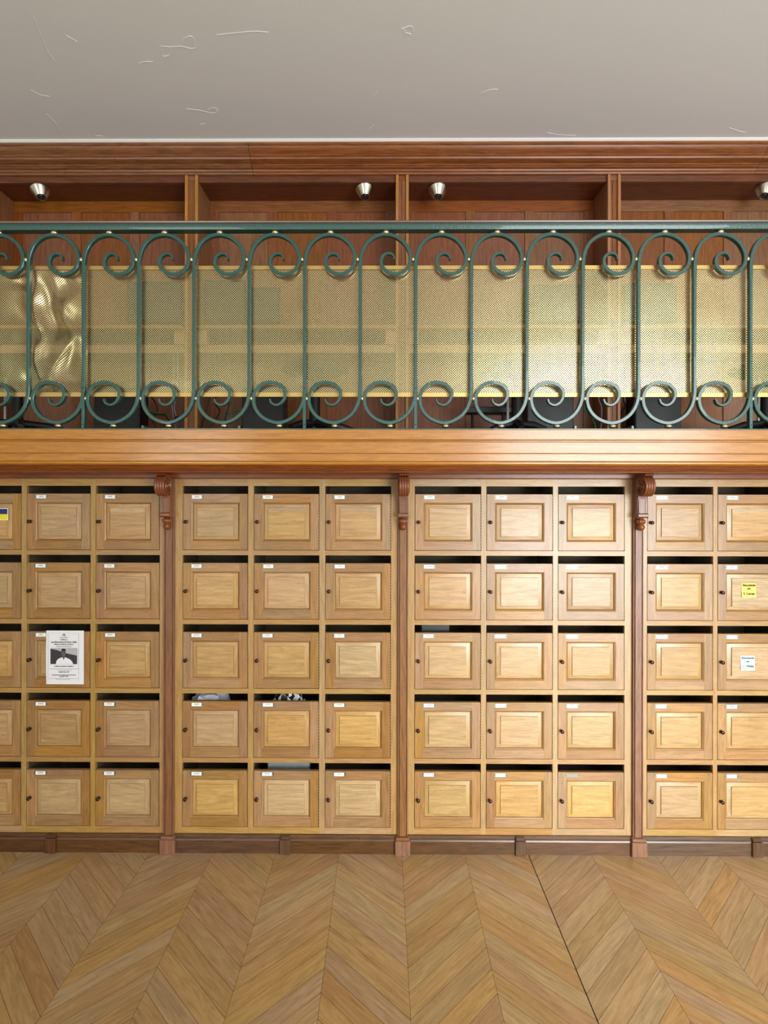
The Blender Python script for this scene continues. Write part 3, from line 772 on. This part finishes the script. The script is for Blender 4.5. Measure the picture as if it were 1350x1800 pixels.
# perforated brass sheets behind the bars
YM = 2.958
def dent(x, z, which):
    d = 0
    if which == 0:
        u = (x-at(95, YM)); 
        env = max(0, 1-abs(x-at(100, YM))/.32); env = env*env*(3-2*env)
        q = Vector((x*4.4+z*2.6, z*2.9-x*1.6, 3.3)); rid = 1-abs(mnoise.noise(q+Vector((mnoise.noise(Vector((x*3, z*5, 9)))*0.9, 0, 0))))*2.4
        d = env*(.036*rid+.026*mnoise.noise(Vector((x*11, z*7, 1))))-.004*env
    d += .0022*mnoise.noise(Vector((x*2.3, z*3.1, 7+which)))+.0008*mnoise.noise(Vector((x*8, z*6, which)))
    if which == 1: d += .008*math.exp(-((x-at(538, YM))/.05)**2)*mnoise.noise(Vector((z*9, 0, 2)))
    return d
def panel(xa, xb, which, label):
    t = empty('perforated_panel', ((xa+xb)/2, YM, az(698, YM)), label, 'metal screen panel', 'perforated brass panels')
    zt_, zb_ = az(470, YM), az(694, YM)
    nx = max(6, int((xb-xa)/.012)); nz = 54; m = MB()
    V = {}
    for i in range(nx+1):
        for j in range(nz+1):
            x = xa+(xb-xa)*i/nx; z = zb_+(zt_-zb_)*j/nz
            e = min(1, min(j, nz-j)/6)
            V[i, j] = (x, YM+e*-max(-.002, min(.03, dent(x, z, which)))+.002 if which else YM+.001+e*max(0, .004+.034*max(0, 1-abs(x-at(100, YM))/.30)-dent(x, z, 0)), z)
    for i in range(nx):
        for j in range(nz):
            ps = [V[i,j], V[i+1,j], V[i+1,j+1], V[i,j+1]]
            m.face(ps, [(p[0], p[2]) for p in ps])
    m.build('perforated_sheet', PERF, t, smooth=80)
    for za, zb2, y_ in ((az(474, YM), az(467.2, YM), YM-.004), (az(697.8, YM), az(690, YM), YM-.004)):
        f = MB(); f.box(xa+.001, xb-.001, y_, YM+.0005, za, zb2, c=.0006); f.build('edge_strip', BRASSM, t, smooth=20)
panel(at(-60, YM), at(147.5, YM), 0, 'dented left perforated brass panel behind the green railing')
panel(at(148.5, YM), at(538, YM), 1, 'flat perforated brass panel behind the railing, second from left')
panel(at(539, YM), at(1316, YM), 2, 'long perforated brass panel behind the right half of the railing')
panel(at(1317, YM), at(1420, YM), 3, 'perforated brass panel cut off by the right edge')

# ------------------------------------------------------------------ niches above
YN, YB = 3.452, 3.682
ND = [0.1135+1.292*k for k in range(-3, 4)]
wl = MB()   # panelled back wall
zt_ = zc(1.992); zf = zc(.36)
for k in range(6):
    xa, xb = ND[k]+.04, ND[k+1]-.04
    wl.box(xa-.04, xb+.04, YB+.012, YB+.05, zf, zc(2.1), 'z')
    st = .058; pw = (xb-xa-4*st)/3
    wl.box(xa, xb, YB, YB+.013, zc(1.918), zt_, 'x')
    wl.box(xa, xb, YB, YB+.013, zf, zf+.08, 'x'); wl.box(xa, xb, YB, YB+.013, zc(1.07), zc(1.13), 'x')
    for i in range(4):
        x_ = xa+i*(pw+st); wl.box(x_, x_+st, YB, YB+.012, zf+.08, zc(1.918), 'z')
    for i in range(3):
        x_ = xa+st+i*(pw+st); wl.box(x_+.0, x_+pw, YB+.008, YB+.0125, zf+.08, zc(1.918), 'z')
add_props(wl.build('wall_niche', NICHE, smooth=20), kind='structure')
hd = MB()
hd.box(XL, XR, YN+.006, YN+.03, zc(1.983), zc(2.024), 'x', k=5); hd.box(XL, XR, YN+.03, YB+.02, zc(1.990), zc(2.008), 'x', k=9)
hd.box(XL, XR, YN+.03, YB+.05, zc(2.008), zc(2.14), 'x', k=9)
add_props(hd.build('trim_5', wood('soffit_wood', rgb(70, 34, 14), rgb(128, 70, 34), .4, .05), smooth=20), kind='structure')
for k in range(1, 6):
    x = ND[k]
    if not -2.7 < x < 2.8: continue
    m = MB(); zb_ = zf; ztp = zc(2.0195)
    for sgn in (-1, 1):
        xa = x+sgn*.031
        m.box(xa-.0085, xa+.0085, YN-.012, YN+.004, zb_, ztp, 'z', mi=1, c=.0015)
        m.box(xa-.0085, xa+.0085, YN+.004, YB-.0005, zb_, zc(1.9895), 'z', k=40+k)
    m.box(x-.0225, x+.0225, YN+.003, YN+.02, zb_, zc(1.9895), 'z'); m.box(x-.0225, x+.0225, YN+.001, YN+.004, zc(1.99), ztp, 'x')
    m.box(x-.004, x+.004, YN-.001, YN+.003, zb_, zc(1.9895), 'z')
    idx = round((x-.1135)/1.292)
    nm = {-2: 'leftmost, off the left edge', -1: 'left', 0: 'middle', 1: 'right', 2: 'far right'}[idx]
    o = m.build('niche_divider', [NICHE, EDGE], smooth=20, origin=(x, YN, zf))
    add_props(o, 'double wooden upright dividing the balcony niches, the %s one' % nm, 'upright', 'niche dividers')

# desks in the niches
nn = {0: 'a', 1: 'leftmost', 2: 'second from left', 3: 'third from left', 4: 'rightmost', 5: 'b'}
for k in range(1, 5):
    xa, xb = ND[k]+.0405, ND[k+1]-.0405
    t = empty('built_in_desk', ((xa+xb)/2, 3.5, zf), 'built-in wooden desk behind the brass screen in the %s niche' % nn[k], 'desk', 'built-in desks')
    m = MB(); m.box(xa, xb, YN-.06, YB-.001, zc(1.066), zc(1.087), 'x', c=.002); m.build('desktop', EDGE, t, smooth=20)
    m = MB(); m.box(xa, xb, YN+.0, YN+.018, zc(.934), zc(.982), 'x'); m.build('front_rail', EDGE, t, smooth=20)
    m = MB(); m.box(xa, xa+.06, YN-.02, YN+.03, zc(.982), zc(1.066), 'z'); m.box(xb-.06, xb, YN-.02, YN+.03, zc(.982), zc(1.066), 'z'); m.build('end_block', EDGE, t, smooth=20)
    m = MB(); m.box(xa, xb, YN+.018, YB-.001, zc(.934), zc(.950), 'x'); m.build('under_shelf', REDW, t, smooth=20)
# monitors
def monitor(pa, pb, pt, pb2, label, ang):
    Y = 3.52; xa, xb = at(pa, Y), at(pb, Y); z1_, z0_ = az(pt, Y), az(pb2, Y); x = (xa+xb)/2; hw = (xb-xa)/2
    t = empty('computer_monitor', (x, Y, zc(1.087)), label, 'monitor', 'monitors on the built-in desks')
    m = MB(); m.box(x-hw, x+hw, Y, Y+.03, z0_, z1_, c=.004); m.build('casing', BLACK, t, smooth=20)
    m = MB(); m.box(x-hw+.012, x+hw-.012, Y-.0008, Y+.001, z0_+.018, z1_-.012); m.build('screen', SCREEN, t, smooth=0)
    m = MB(); m.box(x-.025, x+.025, Y+.03, Y+.05, zc(1.09), (z0_+z1_)/2, c=.003); m.box(x-.09, x+.09, Y-.03, Y+.11, zc(1.0872), zc(1.096), c=.003); m.build('stand', BLACK, t, smooth=20)
monitor(222, 318, 494, 566, 'dark computer monitor left of the left niche divider, behind the screen', 0)
monitor(358, 431, 492, 566, 'dark computer monitor just right of the left niche divider, behind the screen', 0)
monitor(435, 491, 505, 567, 'smaller dark monitor, second right of the left niche divider', 0)
monitor(938, 1020, 500, 566, 'dark computer monitor left of the right niche divider, behind the screen', 0)
monitor(1096, 1190, 498, 566, 'dark computer monitor right of the right niche divider, behind the screen', 0)
# computer towers
def tower(pa, pb, ps, label, Y=3.36):
    xa, xb = at(pa, Y), at(pb, Y)
    t = empty('computer_tower', ((xa+xb)/2, Y, zf), label, 'computer', 'black computers under the desks')
    m = MB(); m.box(xa, xb, Y, Y+.13, zf+.012, zf+.34, c=.004); m.build('case', BLACK, t, smooth=20)
    m = MB()
    for sx_ in (xa+.02, xb-.04): m.box(sx_, sx_+.02, Y+.01, Y+.12, zf, zf+.012)
    m.build('feet', BLACK, t, smooth=0)
    m = MB(); x_ = at(ps, Y); m.box(x_-.007, x_+.007, Y+.0, Y+.10, zf+.002, zf+.115, c=.001); m.build('side_bracket', GREY, t, smooth=20)
    m = MB(); m.box(xa+.006, xb-.006, Y-.003, Y+.001, zf+.02, zf+.33, c=.001); m.build('side_panel', BLACK, t, smooth=20)
tower(165, 245, 250, 'black computer standing left of the left niche divider')
tower(425, 499, 420, 'black computer between the cables and the second chair')
tower(926, 1008, 1011.5, 'black computer left of the right niche divider')
tower(1116, 1197, 1112, 'black computer right of the right niche divider')
# office chairs
def chair(px, Y, rot, label, back=True, br_=.25):
    x = at(px, Y); t = empty('office_chair', (x, Y, zf), label, 'chair', 'office chairs on the balcony')
    for i in range(5):
        a = rot+2*math.pi*i/5; m = MB(); c_, s2 = math.cos(a), math.sin(a)
        yy = min(.2, 1)
        L_ = br_*(1 if abs(s2) < .5 else .72)
        m.tube([(x+.02*c_, Y+.02*s2, zf+.095), (x+L_*.6*c_, Y+L_*.6*s2, zf+.085), (x+L_*c_, Y+L_*s2, zf+.058)], [.026, .022, .016], 10)
        m.build('leg', BLACK, t, smooth=50)
        w_ = MB(); w_.lathe([(0, -.010), (.020, -.010), (.024, -.004), (.024, .004), (.020, .010), (0, .010)], (x+L_*c_, Y+L_*s2, zf+.024), (math.sin(a), -math.cos(a), 0), 14)
        w_.build('caster', BLACK, t, smooth=40)
    m = MB(); m.lathe([(0, .06), (.038, .06), (.038, .11), (.030, .13), (.030, .27), (.022, .272), (.022, .36), (0, .36)], (x, Y, zf), (0, 0, 1), 20); m.build('gas_column', BLACK, t, smooth=40)
    m = MB(); m.tube([(x-.05, Y-.02, zf+.35), (x-.055, Y-.02, zf+.22), (x-.055, Y-.02, zf+.10)], .008, 8); m.build('lever', GREY, t, smooth=40)
    m = MB(); m.ellipsoid((x, Y, zf+.40), .19, .17, .045, 24, 10); m.build('seat', FABR, t, smooth=60)
    if back:
        m = MB(); m.tube([(x, Y-.13, zf+.38), (x, Y-.18, zf+.45), (x, Y-.19, zf+.62)], .014, 8); m.build('back_support', BLACK, t, smooth=50)
        m = MB(); m.ellipsoid((x, Y-.185, zf+.66), .17, .025, .12, 24, 10); m.build('backrest', FABR, t, smooth=60)
chair(30, 3.17, .35, 'black office chair behind the railing at the left edge', False, .27)
chair(553, 3.17, .28, 'black office chair behind the railing left of the middle niche divider', False)
chair(908, 3.17, 2.2, 'black office chair behind the railing left of the right niche divider', False, .16)
chair(1346, 3.17, 3.4, 'black office chair behind the railing at the right edge', False)
ft = empty('footrest', (at(858, 3.42), 3.42, zf), 'black tilted footrest beside the chair left of the right niche divider', 'footrest')
m = MB(); m.box(at(818, 3.40), at(902, 3.40), 3.37, 3.46, az(727, 3.40), az(716, 3.40), c=.004); m.build('foot_plate', BLACK, ft, smooth=20)
for a_, b_2, tp in ((884, 895, 700), (830, 836, 722)):
    m = MB(); m.tube([(at(a_, 3.42), 3.42, zf), (at(a_, 3.42), 3.42, az(722, 3.42)), (at(b_2, 3.42), 3.42, az(tp, 3.42))], .009, 8); m.build('support', BLACK, ft, smooth=40)
# cables
def cable(pts, Y, r, mat, label, cat='cable'):
    m = MB(); pts = list(pts)
    if pts[0][1] < 712: pts = [(pts[0][0]+3, 660)]+pts; hang = True
    else: hang = False
    P_ = [(at(a, Y+.01*math.sin(i)), Y+.01*math.sin(i), az(b3, Y)) for i, (a, b3) in enumerate(pts)]
    if hang: P_ = [(P_[0][0], Y, zc(.933))]+P_
    P_ = P_+[(P_[-1][0]+.01, P_[-1][1], zf+r+.0005), (P_[-1][0]+.015, P_[-1][1]-.006, zf+r+.0005)]
    m.tube(spline(P_, 6), r, 6)
    o = m.build('cable', mat, smooth=60, origin=P_[-1]); add_props(o, label, cat, 'loose cables under the desks')
cable([(262, 690), (272, 706), (276, 722), (268, 738), (272, 752), (262, 757)], 3.5, .0045, BLACK, 'black cable hanging in a wavy line, nearest the black computer at left')
cable([(256, 722), (272, 728), (290, 730), (300, 742), (312, 733), (314, 757)], 3.41, .0045, BLACK, 'black cable looping low left of the left niche divider')
cable([(263, 719), (270, 724), (284, 727), (296, 732)], 3.48, .004, GRNCAB, 'short green cable among black ones left of the left niche divider')
cable([(302, 700), (303, 722), (306, 740), (310, 757)], 3.47, .0028, LILCAB, 'thin pale cable hanging left of the left niche divider')
cable([(309, 698), (306, 716), (310, 734), (314, 757)], 3.45, .0028, LILCAB, 'thin pale twisted cable next to the left niche divider')
cable([(371, 690), (366, 712), (360, 730), (354, 757)], 3.5, .0045, BLACK, 'black cable slanting down right of the left niche divider')
cable([(378, 706), (386, 722), (376, 742), (368, 757)], 3.47, .0045, BLACK, 'black cable bulging right in a bow, right of the left niche divider')
cable([(404, 690), (402, 712), (396, 735), (399, 757)], 3.52, .004, BLACK, 'black cable hanging by the green one, right of the left niche divider')
cable([(418, 722), (408, 725), (398, 730), (392, 738)], 3.46, .0042, GRNCAB, 'green cable curving beside the second black computer')
cable([(1025, 720), (1036, 728), (1044, 742), (1047, 757)], 3.46, .0045, GRNCAB, 'green cable arching down left of the right niche divider')
cable([(1095, 700), (1099, 712), (1091, 726), (1092, 757)], 3.46, .004, BLACK, 'black cable just right of the right niche divider')
cable([(1052, 698), (1057, 715), (1057, 735), (1056, 757)], 3.46, .0028, LILCAB, 'thin pale cable left of the right niche divider')

# ------------------------------------------------------------------ spotlights under the niche soffit
def spot(px, tilt, label, dY=3.515):
    x = at(px, dY); zt2 = zc(1.990)
    t = empty('spotlight', (x, dY, zt2), label, 'spotlight', 'cone spotlights')
    ax = Vector((tilt, -.22, -1)).normalized()
    O = Vector((x, dY, zt2-.012))
    m = MB(); m.lathe([(0, 0), (.020, 0), (.020, .014), (0, .014)], (x, dY, zt2-.013), (0, 0, 1), 20); m.build('mount', NICK, t, smooth=40)
    m = MB(); m.lathe([(0, .0), (.050, .0), (.056, .005), (.057, .012), (.0300, .062), (.028, .064), (.0245, .062), (.0245, .048), (0, .048)], O, ax, 40); m.build('cone_shade', NICK, t, smooth=30)
    b_ = MB(); b_.lathe([(0, .052), (.021, .052), (.0230, .057), (.019, .0595), (.0125, .056), (.010, .059), (0, .0605)], O, ax, 24); b_.build('lamp_bulb', [LENS], t, smooth=40)
spot(69, .30, 'nickel cone spotlight under the soffit at the far left')
spot(640, .05, 'nickel cone spotlight just left of the middle niche divider')
spot(768, .03, 'nickel cone spotlight just right of the middle niche divider')
spot(1345, -.28, 'nickel cone spotlight cut off by the right edge')
